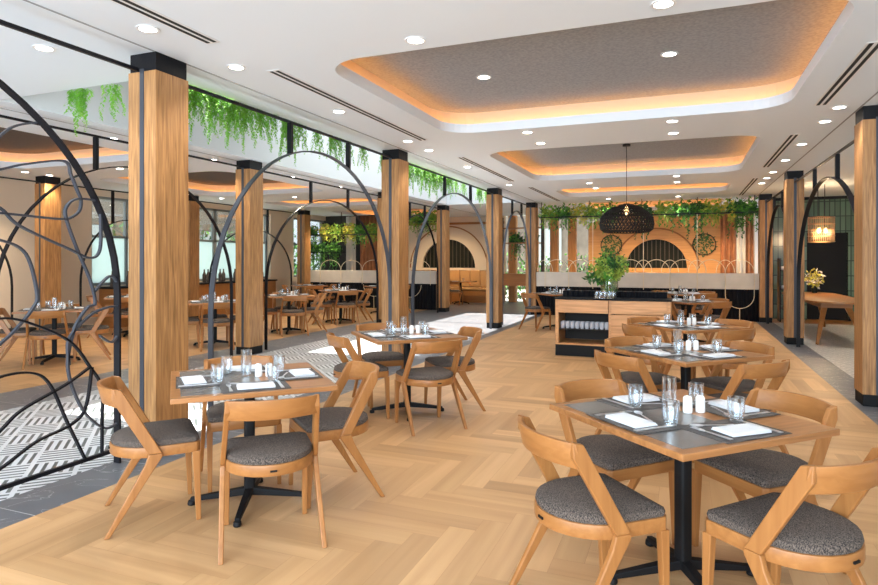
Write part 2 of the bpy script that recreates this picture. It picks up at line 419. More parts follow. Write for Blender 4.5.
# skylight shaft over the walkway
x0, x1, y0, y1 = void; zt = 4.4
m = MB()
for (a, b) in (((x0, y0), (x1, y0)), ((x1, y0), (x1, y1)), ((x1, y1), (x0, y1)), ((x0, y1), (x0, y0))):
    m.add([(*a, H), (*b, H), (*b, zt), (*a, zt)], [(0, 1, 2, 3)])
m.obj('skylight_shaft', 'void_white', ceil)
struct(MB().box(x0-.2, x1+.2, 4.8, 8.1, zt, zt+.1).obj('ceiling', 'void_white'))
struct(MB().box(-13, x0, -3.5, 21.5, 4.4, 4.5).obj('ceiling', 'ceiling_cool_tint'))
struct(MB().box(x1, 8, -3.5, 21.5, 4.4, 4.5).obj('ceiling', 'ceiling_cool_tint'))
struct(MB().box(x0, x1, 16.0, 21.5, 4.4, 4.5).obj('ceiling', 'ceiling_cool_tint'))
struct(MB().box(x0, x1, -3.5, 3.92, 4.4, 4.5).obj('ceiling', 'ceiling_cool_tint'))
f = MB()
for yy in (3.95, 4.78, 8.12, 10.7, 13.3, 15.95): f.box(x0, x1, yy-.03, yy+.03, zt-.08, zt+.02)
struct(f.obj('window_1', 'window_frame'))
# grey strips painted as the shade of ceiling grooves beside the pillars
for i, (xx) in enumerate((-3.62, 1.66, -6.42)):
    struct(MB().box(xx-.008, xx+.008, -3, 21, H-.004, H+.0).obj('trim_%d' % (i+1), 'reveal_shade'))

# ------------------------------------------------------------------ walls
def wall(name, x0, x1, y0, y1, z0, z1, mat): return struct(MB().box(x0, x1, y0, y1, z0, z1).obj(name, mat))
wall('wall_left', -12, -11.75, -3, 9.45, 0, H, 'cream_wall')
wall('wall_left', -12, -11.75, 9.45, 20.4, 0, .9, 'cream_wall')
wall('wall_left', -12, -11.75, 9.45, 20.4, 2.85, H, 'cream_wall')
wall('wall_left', -12.0, -11.7, 15.5, 16.7, .9, 2.85, 'cream_wall')
wall('wall_right', 6.8, 7, -3, 18, 0, H, 'cream_wall')
wall('wall_back_right', 1.97, 2.82, 17.3, 17.5, 0, H, 'green_tile')
wall('wall_back_right', 3.68, 7, 17.3, 17.5, 0, H, 'green_tile')
wall('wall_back_right', 2.82, 3.68, 17.3, 17.5, 2.12, H, 'green_tile')
wall('trim_4', 1.97, 7, 17.26, 17.3, 2.93, H, 'black_matt')
wall('door_1', 2.82, 3.68, 17.44, 17.5, 0, 2.12, 'black_matt')
wall('baseboard_right', 3.68, 7, 17.27, 17.3, 0, .1, 'black_matt')
# left windows: frames, frosted lower panes
for i, (a, b) in enumerate(((9.45, 11.35), (11.35, 13.25), (13.25, 15.5), (16.7, 20.4))):
    fr = MB(); fr.box(-11.9, -11.82, a, a+.06, .9, 2.85).box(-11.9, -11.82, b-.06, b, .9, 2.85).box(-11.9, -11.82, a, b, .9, .96).box(-11.9, -11.82, a, b, 2.79, 2.85).box(-11.9, -11.82, a, b, 1.95, 2.0).box(-11.9, -11.82, (a+b)/2-.03, (a+b)/2+.03, .95, 2.8)
    w = struct(fr.obj('window_%d' % (i+2), 'window_frame'))
    MB().box(-11.87, -11.86, a+.06, b-.06, .96, 1.95).obj('frosted_pane', 'frosted' if i < 3 else 'pane_glass', w)
    MB().box(-11.87, -11.86, a+.06, b-.06, 2.0, 2.79).obj('pane', 'pane_glass', w)
# back wall of pale timber with an arch
def arch_wall(name, outline, ax, az, r, y, mat, ringr, wname, ringmat, leg=0):
    """wall panel in the plane y with a round-headed opening, centre ax, springing az"""
    ow = [Vector((x, z, 0)) for x, z in outline]
    hole = [Vector((x, z, 0)) for x, z in arc(ax, az, r, r, 0, 180, 24)]
    if leg: hole = [Vector((ax+r, az-leg, 0))] + hole + [Vector((ax-r, az-leg, 0))]
    t = tessellate_polygon([ow, hole]); n = len(ow)+len(hole); P = [(p.x, p.y) for p in ow+hole]
    m = MB(); m.add([(x, y, z) for x, z in P] + [(x, y+.15, z) for x, z in P], list(t) + [tuple(n+i for i in q) for q in t])
    no = len(ow)
    m.add([(x, y, z) for x, z in P] + [(x, y+.15, z) for x, z in P], [(i, (i+1) % no, n+(i+1) % no, n+i) for i in range(no)] +
          [(no+i, no+(i+1) % len(hole), n+no+(i+1) % len(hole), n+no+i) for i in range(len(hole))])
    w = struct(m.obj(name, mat))
    MB().tube([(x, y-.01, z) for x, z in arc(ax, az-leg, ringr, ringr, 0, 180, 30)], .025, 6).obj('arch_moulding', ringmat, w)
    g = MB().prism([(x, z) for x, z in (arc(ax, az, r+.02, r+.02, 0, 180, 24) + [(ax-r-.02, az-leg-.02), (ax+r+.02, az-leg-.02)])], 0, .02)
    g.v = [(a, y+.14-c, b) for a, b, c in g.v]
    win = struct(g.obj(wname, 'dark_glass'))
    b = MB()
    for k in range(1, 14):
        x = ax-r+2*r*k/14; hgt = sqrt(max(0, r*r-(x-ax)**2)); b.box(x-.012, x+.012, y+.08, y+.1, az-leg, az+hgt)
    b.obj('glazing_bars', 'dark_bronze', win)
    return w
arch_wall('wall_back', [(-2.95, 0), (1.13, 0), (1.13, 3), (-2.0, 3), (-2.95, 2.65)], -.81, 1.2, .93, 21.0, 'wall_wood', 1.28, 'window_6', 'chair_wood')
arch_wall('wall_back_left', [(-9.7, 0), (-5.75, 0), (-5.75, 3), (-9.7, 3)], -7.84, 1.18, 1.02, 20.6, 'cream_wall', 1.48, 'window_7', 'chair_wood')
wall('trim_5', -9.7, -5.75, 20.55, 20.6, 2.72, 2.8, 'chair_wood')
wall('wall_back_left', -12, -9.7, 18.7, 18.9, 0, 3, 'dark_interior')
wall('trim_6', 1.98, 2.1, 20.6, 20.8, 0, 3, 'white_trim')
wall('wall_back', 2.1, 3.2, 20.8, 21.0, 0, 3, 'green_tile')
# low wall between the dining room and the lounge behind
for i, (a, b, y) in enumerate(((-3.66, 1.72, 16.22), (-11.5, -6.7, 16.6))):
    w = struct(MB().box(a, b, y, y+.16, 0, .76).obj('wall_low_%s' % ('right', 'left')[i], 'black_fluted'))
    MB().box(a, b, y-.02, y+.2, .76, 1.14).obj('coping', 'cream_stone', w, bevel=.008)

# ------------------------------------------------------------------ timber pillars with black caps
def make_pillar():
    t = thing('pillar', '', 'pillar'); w = .27; d = .32; g = .022
    # square shaft with a recess down the front and back faces for the steel strip
    sh = MB().prism([(-w/2, -d/2), (-g, -d/2), (-g, -d/2+.012), (g, -d/2+.012), (g, -d/2), (w/2, -d/2), (w/2, d/2), (g, d/2), (g, d/2-.012), (-g, d/2-.012), (-g, d/2), (-w/2, d/2)], .12, 2.86).obj('shaft', 'pillar_wood', t)
    MB().box(-.127, .127, -.152, .152, 2.86, H-.001).obj('cap', 'black_cap', t, bevel=.004)
    MB().box(-.129, .129, -.154, .154, 0.001, .12).obj('plinth', 'black_matt', t, bevel=.004)
    for s in (-1, 1): MB().box(-g+.002, g-.002, *sorted((s*(d/2-.012), s*(d/2+.004))), .12, 2.88).obj('steel_strip', 'steel_grey', sh)
    return t
PW = .16
pil = Proto(make_pillar())
XL, XR, XM, XN = -3.785, 1.80, -6.30, -10.95
left_row = [3.42+PW, 7.68+PW, 12.6+PW, 16.24+PW-.1]
right_row = [7.25+PW, 12.1+PW, 16.1+PW]
mid_row = [3.42+PW, 7.66+PW, 12.4+PW, 16.0+PW]
far_row = [7.9, 11.43, 16.17]
pn = ['nearest', 'second nearest', 'third nearest', 'farthest']
for i, y in enumerate(left_row): pil.place((XL + (.05 if i == 0 else 0), y, 0), 0, 'square timber pillar with black cap, %s on the dining room side of the walkway' % pn[i], 'timber pillars along the walkway')
for i, y in enumerate(right_row): pil.place((XR, y, 0), 0, 'square timber pillar with black cap, %s along the right-hand stone strip' % ['nearest', 'middle', 'farthest'][i], 'timber pillars on the right')
for i, y in enumerate(mid_row[1:]): pil.place((XM, y, 0), 0, 'square timber pillar across the walkway, %s in the far row' % ['nearest', 'middle', 'farthest'][i], 'timber pillars across the walkway')
for i, y in enumerate(far_row): pil.place((XN, y, 0), 0, 'brown timber pillar against the far-left wall, %s of three' % ['nearest', 'middle', 'farthest'][i], 'timber pillars by the far-left wall')

# ------------------------------------------------------------------ black steel arches with their rails
def arch_pts(y0, y1, zs, zt, n=28):
    c, a = (y0+y1)/2, (y1-y0)/2
    return [(y0, .001), (y0, zs*.5)] + [(c - a*cos(pi*i/n), zs + (zt-zs)*sin(pi*i/n)) for i in range(n+1)] + [(y1, zs*.5), (y1, .001)]
def make_arch(X, ya, yb, label, group, zt=2.62, inset=.42, zs=1.0, inset2=None, mat='steel_grey', rz=2.878, bw=.05):
    inset2 = inset if inset2 is None else inset2
    t = thing('steel_arch', label, 'arch', (X, (ya+yb)/2, 0), 0, group); yc = (ya+yb)/2
    a0, a1 = ya+PW+inset-yc, yb-PW-inset2-yc
    MB().flatbar(arch_pts(a0, a1, zs, zt), bw, .014, 0).obj('arch_bar', mat, t, smooth=True)
    MB().box(-.014, .014, ya+PW-yc, yb-PW-yc, rz, rz+.024).obj('rail', 'black_metal', t)
    ca = (a0+a1)/2; q = (a1-a0)*.17
    for s in (-1, 1):
        zz = zs + (zt-zs)*sqrt(max(0, 1-((s*q)/((a1-a0)/2))**2))
        MB().box(-.025, .025, ca+s*q-.02, ca+s*q+.02, zz, rz).obj('hanger', 'black_metal', t)
    return t
an = ['first', 'second', 'third']
for i in range(3):
    make_arch(XL, left_row[i], left_row[i+1], 'tall black steel arch in the %s bay of the near pillar row' % an[i], 'steel arches of the near pillar row', zt=2.66, inset=.45, inset2=.0 if i == 0 else .12)
for i in range(2):
    make_arch(XR, right_row[i], right_row[i+1], 'black steel arch between the right-hand pillars, %s bay' % ['nearer', 'farther'][i], 'steel arches on the right', inset=.05, inset2=.3, mat='black_metal', zt=2.57, rz=2.79, bw=.06)
for i in range(3):
    make_arch(XM, mid_row[i], mid_row[i+1], 'black steel arch across the walkway, %s bay of the far row' % an[i], 'steel arches across the walkway', inset=.25, mat='black_metal', zt=2.6)
for i, (a, b) in enumerate(((3.9, 7.9), (7.9, 11.43), (11.43, 16.17))):
    make_arch(XN+.0, a, b, 'thin black steel arch before the far-left wall, %s bay' % an[i], 'steel arches by the far-left wall', inset=.5, mat='black_metal', zt=2.3)

# decorative screen in the nearest bay: big arch with looping scribbles of bar
scr = thing('metal_screen', 'black steel arch screen filled with looping scribbled bars beside the nearest pillar', 'screen', (XL, 1.4, 0))
ypl = left_row[0]-1.4
yc, aa = -.05, 1.9
MB().flatbar([(yc - aa, .001), (yc-aa, .6)] + [(yc - aa*cos(pi*i/36), 1.2 + 1.6*sin(pi*i/36)) for i in range(37)] + [(yc+aa, .5), (yc+aa, .001)], .055, .016, 0).obj('arch_bar', 'black_metal', scr, smooth=True)
MB().box(-.014, .014, -3, ypl-PW, 2.868, 2.892).obj('rail', 'black_metal', scr)
MB().box(-.012, .012, -3, ypl-PW, .085, .11).obj('bottom_bar', 'black_metal', scr)
SCR = [[(2.267, 2.003), (2.432, 2.2), (2.521, 2.277), (2.652, 2.326)],
 [(2.267, 1.946), (2.432, 2.0), (2.588, 2.055), (2.84, 2.111), (2.889, 2.026), (2.933, 1.931), (2.962, 1.866), (2.948, 1.79), (2.882, 1.739), (2.812, 1.728), (2.613, 1.734), (2.432, 1.74), (2.267, 1.74)],
 [(3.084, 1.874), (2.933, 1.87), (2.861, 1.817), (2.854, 1.737), (2.933, 1.534), (3.03, 1.323), (3.069, 1.162), (3.007, 1.132), (2.911, 0.992), (2.868, 0.731), (2.977, 0.442), (3.14, 0.278), (3.263, 0.29)],
 [(2.267, 1.831), (2.432, 1.77), (2.551, 1.669), (2.875, 1.533), (3.03, 1.474), (3.108, 1.537), (3.112, 1.782)],
 [(2.267, 1.06), (2.432, 1.111), (2.607, 1.068), (2.875, 0.923), (3.03, 0.725), (3.124, 0.563), (3.124, 0.338), (3.124, 0.1)],
 [(2.267, 0.689), (2.432, 0.762), (2.626, 0.753), (2.744, 0.656), (2.868, 0.374), (3.0, 0.089)],
 [(2.267, 0.329), (2.432, 0.44), (2.564, 0.536), (2.847, 0.636), (3.03, 0.725)],
 [(2.267, 0.186), (2.432, 0.214), (2.652, 0.314), (2.897, 0.367), (3.0, 0.464), (3.045, 0.722)],
 [(2.267, 1.586), (2.432, 1.579), (2.588, 1.497), (2.658, 1.252), (2.632, 1.159), (2.521, 1.033), (2.432, 0.959), (2.267, 0.832)],
 [(2.875, 0.763), (2.875, 0.936), (3.015, 1.07), (3.148, 1.122), (3.263, 1.128)],
 [(3.053, 1.232), (3.188, 1.346), (3.263, 1.272)],
 [(3.108, 0.929), (3.205, 0.875), (3.28, 0.96)]]
for k, pts in enumerate(SCR):
    P = [(p[0]-1.4, p[1]) for p in spline(pts, 7)]
    MB().flatbar(P, .022, .013, 0).obj('scribble_bar', ('steel_grey', 'black_metal')[k in (4, 5, 6, 7)], scr, smooth=True)

# ------------------------------------------------------------------ downlights, slot diffusers
def make_downlight():
    t = thing('downlight', '', 'downlight')
    MB().lathe([(.075, 0), (.075, -.006), (.055, -.006), (.055, 0)], 24).obj('rim', 'white_trim', t, smooth=True)
    MB().lathe([(.0, -.003), (.054, -.003)], 24).obj('lamp_disc', 'downlight_glow', t)
    return t
dlp = Proto(make_downlight())
def downs(x, ys, where, cat='', z=H, e=7, wc=(1, .98, .95)):
    for i, y in enumerate(ys):
        dlp.place((x, y, z-.001), 0, 'round recessed ceiling light, %s of the %s' % (ORD[i], where), 'recessed downlights')
        light('downlight_lamp', 'SPOT', (x, y, z-.02), e*5, wc, (0, 0, 0), spot_size=radians(120), spot_blend=.8, shadow_soft_size=.05)
downs(-3.31, [3.08, 3.95, 5.52, 7.23, 7.94, 9.6, 12.2], 'row beside the walkway pillars')
downs(-1.74, [3.93, 7.26, 8.0, 12.5, 13.43, 15.9], 'row left of the room centre')
downs(-.11, [3.92, 7.27, 7.96, 12.04, 12.98, 15.9], 'row right of the room centre')
downs(1.465, [4.6, 7.23, 7.91, 9.35, 10.75, 12.13, 12.98, 13.8], 'row beside the right-hand pillars')
downs(3.6, [9.5, 12.5, 15.5], 'added row lighting the room on the right', e=14, wc=(1, .88, .7))  # lamps put in to brighten the right-hand room
downs(-1.83, [5.8], 'pair in the nearest grey ceiling panel, left one', z=H+.27)
downs(-.11, [5.75], 'pair in the nearest grey ceiling panel, right one', z=H+.27)
downs(-4.31, [3.08], 'walkway ceiling, before the hanging ferns')
downs(-6.7, [5.68, 7.46, 9.5, 11.2, 13.5], 'row above the far walkway pillars', e=16, wc=(1, .82, .58))
downs(-10.68, [7.29, 7.73, 12.2, 13.0], 'row by the far-left wall', e=14, wc=(1, .82, .58))
downs(-8.8, [7.6, 12.6], 'middle row over the far dining room', e=22, wc=(1, .82, .58))
def vent(x, y0, y1, label):
    t = thing('slot_diffuser', label, 'air vent', (x, (y0+y1)/2, H), 0, 'ceiling slot diffusers'); h = (y1-y0)/2
    MB().box(-.06, .06, -h, h, -.004, -.001).obj('frame', 'white_trim', t)
    for s in (-1, 1): MB().box(s*.028-.014, s*.028+.014, -h+.02, h-.02, -.007, -.0045).obj('slot', 'slot_black', t)
vent(-3.09, 1.6, 3.45, 'black double slot air vent nearest the camera, by the first pillar')
vent(-3.09, 4.12, 7.25, 'long black double slot air vent between first and second left pillars')
vent(-3.09, 8.64, 11.65, 'black double slot air vent between second and third left pillars')
vent(-3.0, 12.74, 16.0, 'black double slot air vent between third and fourth left pillars')
vent(1.27, 5.15, 7.06, 'black double slot air vent nearest the right-hand pillar')
vent(1.27, 8.58, 11.43, 'black double slot air vent over the middle right-hand bay')
vent(1.27, 12.91, 16.14, 'black double slot air vent in the far right ceiling')

# ------------------------------------------------------------------ chairs
def d_outline(k=1.0, n=14):
    hw = .226*k; pts = [(-hw+.02, .218*k), (-hw, .218*k-.02)]
    pts += [(hw*cos(radians(180+180*i/n)), -.01 + .225*k*sin(radians(180+180*i/n))) for i in range(n+1)]
    pts += [(hw, .218*k-.02), (hw-.02, .218*k)]
    return pts
def make_chair():
    t = thing('dining_chair', '', 'chair')
    sf = MB().prism(d_outline(), .385, .442).obj('seat_frame', 'chair_wood', t, smooth=True, bevel=.004)
    c = MB(); rings = [(.97, .443), (.985, .455), (.965, .470), (.88, .481), (.6, .488)]
    o = [[(x, y*1.0, z) for x, y in d_outline(k)] for k, z in rings]; n = len(o[0]); vs = [p for g in o for p in g] + [(0, .01, .489)]
    fs = [(i*n+j, i*n+(j+1) % n, (i+1)*n+(j+1) % n, (i+1)*n+j) for i in range(len(rings)-1) for j in range(n)]
    fs += [((len(rings)-1)*n+j, (len(rings)-1)*n+(j+1) % n, len(rings)*n) for j in range(n)] + [tuple(range(n))[::-1]]
    c.add(vs, fs).obj('seat_cushion', 'fabric', t, smooth=True)
    # backrest: bent slab
    b = MB(); N = 14; vs = []
    for i in range(N+1):
        u = -1 + 2*i/N; x = u*.228; y = -.275 + .08*(abs(u)**2.2); tz = .778 - .006*u*u; bz = .676 - .004*u*u
        nx, ny = u*.35, 1
        l = sqrt(nx*nx+1); nx, ny = -nx/l, ny/l
        for z, lean in ((bz, .012), (tz, -.012)):
            for s in (-1, 1): vs.append((x + nx*s*.011, y + lean + ny*s*.011, z))
    fs = []
    for i in range(N):
        a = 4*i; fs += [(a, a+4, a+5, a+1), (a+2, a+3, a+7, a+6), (a, a+2, a+6, a+4), (a+1, a+5, a+7, a+3)]
    fs += [(0, 1, 3, 2), (4*N, 4*N+2, 4*N+3, 4*N+1)]
    b.add(vs, fs).obj('backrest', 'chair_wood', t, smooth=True, bevel=.004)
    def side(poly, s, name):
        m = MB(); th = .026
        def X(z): return .236 - (z-.41)*.06 if z > .41 else .236 + (.41-z)*.03
        n = len(poly)
        vs = [(s*(X(z)-th/2), y, z) for y, z in poly] + [(s*(X(z)+th/2), y, z) for y, z in poly]
        m.add(vs, [tuple(range(n)), tuple(range(n, 2*n))[::-1]] + [(i, (i+1) % n, n+(i+1) % n, n+i) for i in range(n)])
        m.obj(name, 'chair_wood_z', t, bevel=.005)
    for s in (-1, 1):
        side([(.02, .41), (-.178, .765), (-.226, .778), (-.224, .715), (-.048, .41)], s, 'back_post')
        side([(-.262, .001), (-.234, .001), (.02, .39), (.02, .4095), (-.048, .4095), (-.064, .36)], s, 'leg')
        MB().bar((s*.212, .208, .001), (s*.212, .194, .39), .026, .026, .036, .04, up=(0, 1, 0)).obj('leg', 'chair_wood_z', t, bevel=.004)
    m = MB().box(-.017, .017, -.2395, -.232, .408, .417); m.obj('badge', 'black_matt', sf)
    return t
chp = Proto(make_chair())
# ------------------------------------------------------------------ tables
TS = .435
def make_table():
    t = thing('dining_table', '', 'table')
    MB().box(-TS, TS, -TS, TS, .722, .75).obj('tabletop', 'table_wood', t, bevel=.004)
    MB().box(-TS+.05, .05, -TS+.05, TS-.05, .7495, .7512).obj('inlay', 'inlay_grey', t)
    MB().box(-.15, .15, -.15, .15, .706, .722).obj('top_plate', 'black_matt', t)
    MB().prism(rrect(-.03, .03, -.03, .03, .012, 3), .06, .706).obj('column', 'black_matt', t, smooth=True)
    for k in range(4):
        a = k*pi/2 - radians(17); d = Vector((cos(a), sin(a), 0))
        m = MB().bar(d*.02+Vector((0, 0, .075)), d*.34+Vector((0, 0, .035)), .045, .045, .03, .024)
        m.lathe([(.021, 0.001), (.024, .01), (.021, .03)], 12, c=(d.x*.335, d.y*.335, 0)); m.obj('foot', 'black_matt', t, bevel=.004)
    return t
tbp = Proto(make_table())
def mk(name, cat, parts):
    return None
# tableware prototypes
def proto_simple(name, cat, mb, mat, **k):
    o = mb.obj(name, mat, None, **k); tag(o, '', cat); return Proto(o)
matp = proto_simple('placemat', 'placemat', MB().box(-.18, .18, -.135, .135, 0, .0022), 'mat_grey')
nk = MB(); nk.box(-.10, .10, -.06, .06, 0, .0045); nk.box(-.098, .102, -.058, .055, .0047, .0088); nk.box(-.100, .097, -.058, .052, .009, .013)
napp = proto_simple('napkin', 'napkin', nk, 'napkin', bevel=.0018)
def tumbler_mb(r0, r1, h):
    return MB().lathe([(.0, .0), (r0, 0), (r0*1.02, .004), (r1, h*.45), (r1*.98, h), (r1*.98-.002, h), (r1-.0025, h*.45), (r0-.002, .014), (0, .012)], 18)
gls = proto_simple('tumbler', 'glass', tumbler_mb(.026, .036, .105), 'clear_glass', smooth=True)
tall = proto_simple('tall_glass', 'glass', tumbler_mb(.027, .032, .16), 'clear_glass', smooth=True)
def knife_mb():
    m = MB(); m.prism([(-.009, -.11), (.009, -.11), (.007, .0), (.009, .03), (.009, .09), (.0, .112), (-.006, .1), (-.006, .0)], 0, .003); return m
def fork_mb():
    m = MB(); m.prism([(-.009, -.1), (.009, -.1), (.004, .03), (.012, .05), (.012, .062), (-.012, .062), (-.012, .05), (-.004, .03)], 0, .0028)
    for x in (-.0105, -.0035, .0035, .0105): m.box(x-.0016, x+.0016, .062, .1, 0, .0028)
    return m
def spoon_mb():
    m = MB(); m.prism([(-.006, -.09), (.006, -.09), (.003, .04), (.014, .055), (.018, .075), (.013, .095), (0, .103), (-.013, .095), (-.018, .075), (-.014, .055), (-.003, .04)], 0, .003); return m
knp = proto_simple('table_knife', 'knife', knife_mb(), 'cutlery_steel')
fkp = proto_simple('table_fork', 'fork', fork_mb(), 'cutlery_steel')
spp = proto_simple('spoon', 'spoon', spoon_mb(), 'cutlery_steel')
def shaker():
    t = thing('shaker', '', 'shaker')
    MB().lathe([(.0, 0), (.021, 0), (.022, .01), (.020, .068), (.015, .076), (0, .078)], 16).obj('body', 'ceramic', t, smooth=True)
    return t
def shaker_proto():
    o = MB().lathe([(.0, 0), (.021, 0), (.022, .01), (.020, .068), (.015, .076), (0, .078)], 16).obj('shaker', 'ceramic', None, smooth=True)
    return Proto(tag(o, '', 'shaker'))
shk = shaker_proto()

# name, phrase, centre, detail level, chair directions present
sideR = {0: 'near right side', 1: 'far right side', 2: 'far left side', 3: 'near left side'}
sideL = {0: 'near side', 1: 'right side', 2: 'far side', 3: 'left side'}
tables = [
 ('nearest right-hand table', (-.0, 3.02), 3, sideR, {0: (.02, .05, 4), 1: (.0, .03, -3), 2: (0, .0, 2), 3: (.02, .06, -4)}),
 ('second right-hand table', (.02, 5.15), 3, sideR, {0: (0, .02, 2), 1: (.0, .0, -4), 2: (0, 0, 3), 3: (0, .0, 3)}),
 ('third right-hand table', (.04, 7.2), 2, sideR, {0: (0, -.02, 0), 1: (0, .05, 5), 2: (0, 0, 0), 3: (0, 0, 0)}),
 ('table behind the sideboard', (.10, 11.5), 1, sideR, {0: (0, 0, 3), 1: (0, 0, -3), 2: (0, 0, 0), 3: (0, 0, 0)}),
 ('right-hand table by the low wall', (.0, 14.1), 1, sideR, {0: (0, 0, 0), 1: (0, 0, 0), 2: (0, 0, 0), 3: (0, 0, 0)}),
 ('nearest left-hand table', (-2.425, 3.01), 3, sideL, {0: (.05, .02, -3), 1: (.0, .03, 4), 2: (0, -.02, 0), 3: (-.06, .045, 5)}),
 ('second left-hand table', (-2.46, 5.36), 3, sideL, {0: (.0, .05, 3), 1: (.0, .0, -5), 2: (.06, .1, 0), 3: (-.03, .0, 4)}),
 ('table by the third left pillar', (-2.46, 13.1), 1, sideL, {0: (0, 0, 0), 1: (0, 0, 0), 3: (0, .1, 12)}),
 ('nearest table across the walkway', (-8.46, 6.2), 1, sideL, {0: (0, 0, 0), 1: (0, 0, 5), 2: (0, 0, 0), 3: (0, 0, 0)}),
 ('farthest-left table across the walkway', (-10.0, 8.9), 0, sideL, {0: (0, 0, 0), 1: (0, 0, 0), 2: (0, 0, 0), 3: (0, 0, 0)}),
 ('walkway-side table left of far pillar', (-7.45, 8.35), 1, sideL, {0: (0, 0, 0), 1: (0, 0, 0), 2: (0, 0, 0), 3: (0, 0, 0)}),
 ('walkway-side table right of far pillar', (-7.4, 10.4), 1, sideL, {0: (0, 0, 0), 1: (0, 0, 0), 2: (0, 0, 0), 3: (0, 0, 0)}),
 ('table framed by the far arch', (-7.45, 12.5), 1, sideL, {0: (0, 0, 0), 1: (0, 0, 0), 2: (0, 0, 0), 3: (0, 0, 0)}),
 ('table before the left low wall', (-9.7, 14.6), 0, sideL, {0: (0, 0, 0), 1: (0, 0, 0), 2: (0, 0, 0), 3: (0, 0, 0)}),
 ('table beside the left low-wall end', (-7.6, 15.0), 0, sideL, {0: (0, 0, 0), 1: (0, 0, 0)}),
]
for ti, (ph, (cx, cy), det, sides, chairs) in enumerate(tables):
    base = radians(45)
    tbp.place((cx, cy, 0), base, 'square wooden table with grey inlay on a black pedestal: %s' % ph, 'square dining tables')
    Z = .7514
    for k in range(4):
        # direction k: 0 near/right (+x,-y), 1 (+x,+y), 2 (-x,+y), 3 (-x,-y)
        a = radians(-45 + 90*k); d = Vector((cos(a), sin(a))); s = Vector((-d.y, d.x))   # s: to the right for someone sitting there? (computed below)
        side = sides[k]
        if k in chairs:
            off, ext, tw = chairs[k]; r = .47+ext
            p = Vector((cx, cy)) + d*r + s*off
            chp.place((p.x, p.y, 0), a+pi/2+radians(tw), 'wooden chair with grey seat, %s of the %s' % (side, ph), 'wooden dining chairs')
        rz = a + pi/2      # local +y points to the table centre
        def P(u, v): return Vector((cx, cy)) + d*v + s*(-u)
        gj = R.uniform(-.012, .012)
        p = P(0, .272); matp.place((p.x, p.y, Z + (k % 2)*.0023), rz, 'dark woven placemat on the %s of the %s' % (side, ph), 'woven placemats')
        if det >= 0:
            p = P(gj, .31); napp.place((p.x, p.y, Z+.0048), rz+R.uniform(-.1, .1), 'folded white napkin on the %s of the %s' % (side, ph), 'folded white napkins')
        if det >= 1:
            p = P(-.11+gj, .19); gls.place((p.x, p.y, Z+.0048), 0, 'clear glass tumbler on the %s of the %s' % (side, ph), 'glass tumblers on the tables')
        if det >= 2:
            p = P(-.135, .285); knp.place((p.x, p.y, Z+.0048), rz, 'steel table knife on the %s of the %s' % (side, ph), 'table knives')
            p = P(.135, .285); fkp.place((p.x, p.y, Z+.0048), rz, 'steel table fork on the %s of the %s' % (side, ph), 'table forks')
        if det >= 3:
            p = P(.03, .20); spp.place((p.x, p.y, Z+.0048), rz+1.2, 'steel spoon on the %s of the %s' % (side, ph), 'spoons')
    if det >= 1:
        shk.place((cx+.02, cy+.06, Z), 0, 'left white shaker in the middle of the %s' % ph, 'white ceramic shakers')
        shk.place((cx+.075, cy+.09, Z), 0, 'right white shaker in the middle of the %s' % ph, 'white ceramic shakers')
        tall.place((cx-.06, cy+.045, Z), 0, 'tall clear glass in the middle of the %s' % ph, 'tall drinking glasses')

# ------------------------------------------------------------------ sideboard
sb = thing('sideboard', 'pale timber sideboard with black plinth, dark top and open shelf of glasses', 'sideboard', (-.98, 9.4, 0))
x0, x1 = -.84, .82; D = .62
fr = MB(); fr.box(x0, x0+.05, 0, D, .17, .86).box(x1-.05, x1, 0, D, .17, .86).box(x0+.05, x1-.05, D-.03, D, .17, .86).box(x0+.05, x1-.05, .0, D-.03, .17, .19).box(-.05, -.01, .02, D-.03, .19, .86)
fr.obj('carcass', 'cabinet_wood', sb, bevel=.003)
MB().box(x0+.002, x1-.002, .002, D-.002, .001, .17).obj('plinth', 'black_matt', sb)
MB().box(x0-.01, x1+.01, -.015, D+.01, .86, .885).obj('worktop', 'black_matt', sb, bevel=.003)
MB().box(x0+.05, x1-.06, .36, D, .885, .975).obj('upstand', 'black_fluted', sb, bevel=.003)
for a, b in ((x0+.052, -.053), (-.008, x1-.052)): MB().box(a, b, -.012, .03, .66, .855).obj('drawer_front', 'cabinet_wood', sb, bevel=.003)
MB().box(-.008, x1-.052, -.012, .02, .195, .65).obj('door', 'cabinet_wood', sb, bevel=.003)
MB().box(x0+.052, -.052, .03, D-.035, .40, .415).obj('shelf', 'dark_interior', sb)
MB().box(x0+.052, -.052, D-.05, D-.032, .195, .65).obj('back_lining', 'dark_interior', sb)
sg = proto_simple('stemless_glass', 'glass', MB().lathe([(0, 0), (.026, 0), (.036, .05), (.033, .1), (.031, .1), (.034, .05), (.024, .006), (0, .005)], 14), 'ceramic_glass' if 'ceramic_glass' in MATS else 'linen_grey', smooth=True)
for j in range(2):
    for i in range(10):
        sg.place((-.98+x0+.10+i*.073, 9.4+.09+.11*j, .4155), 0, 'upturned pale glass on the sideboard shelf, %s of the %s row from the left' % (ORD[i], ('front', 'rear')[j]), 'glasses on the sideboard shelf')
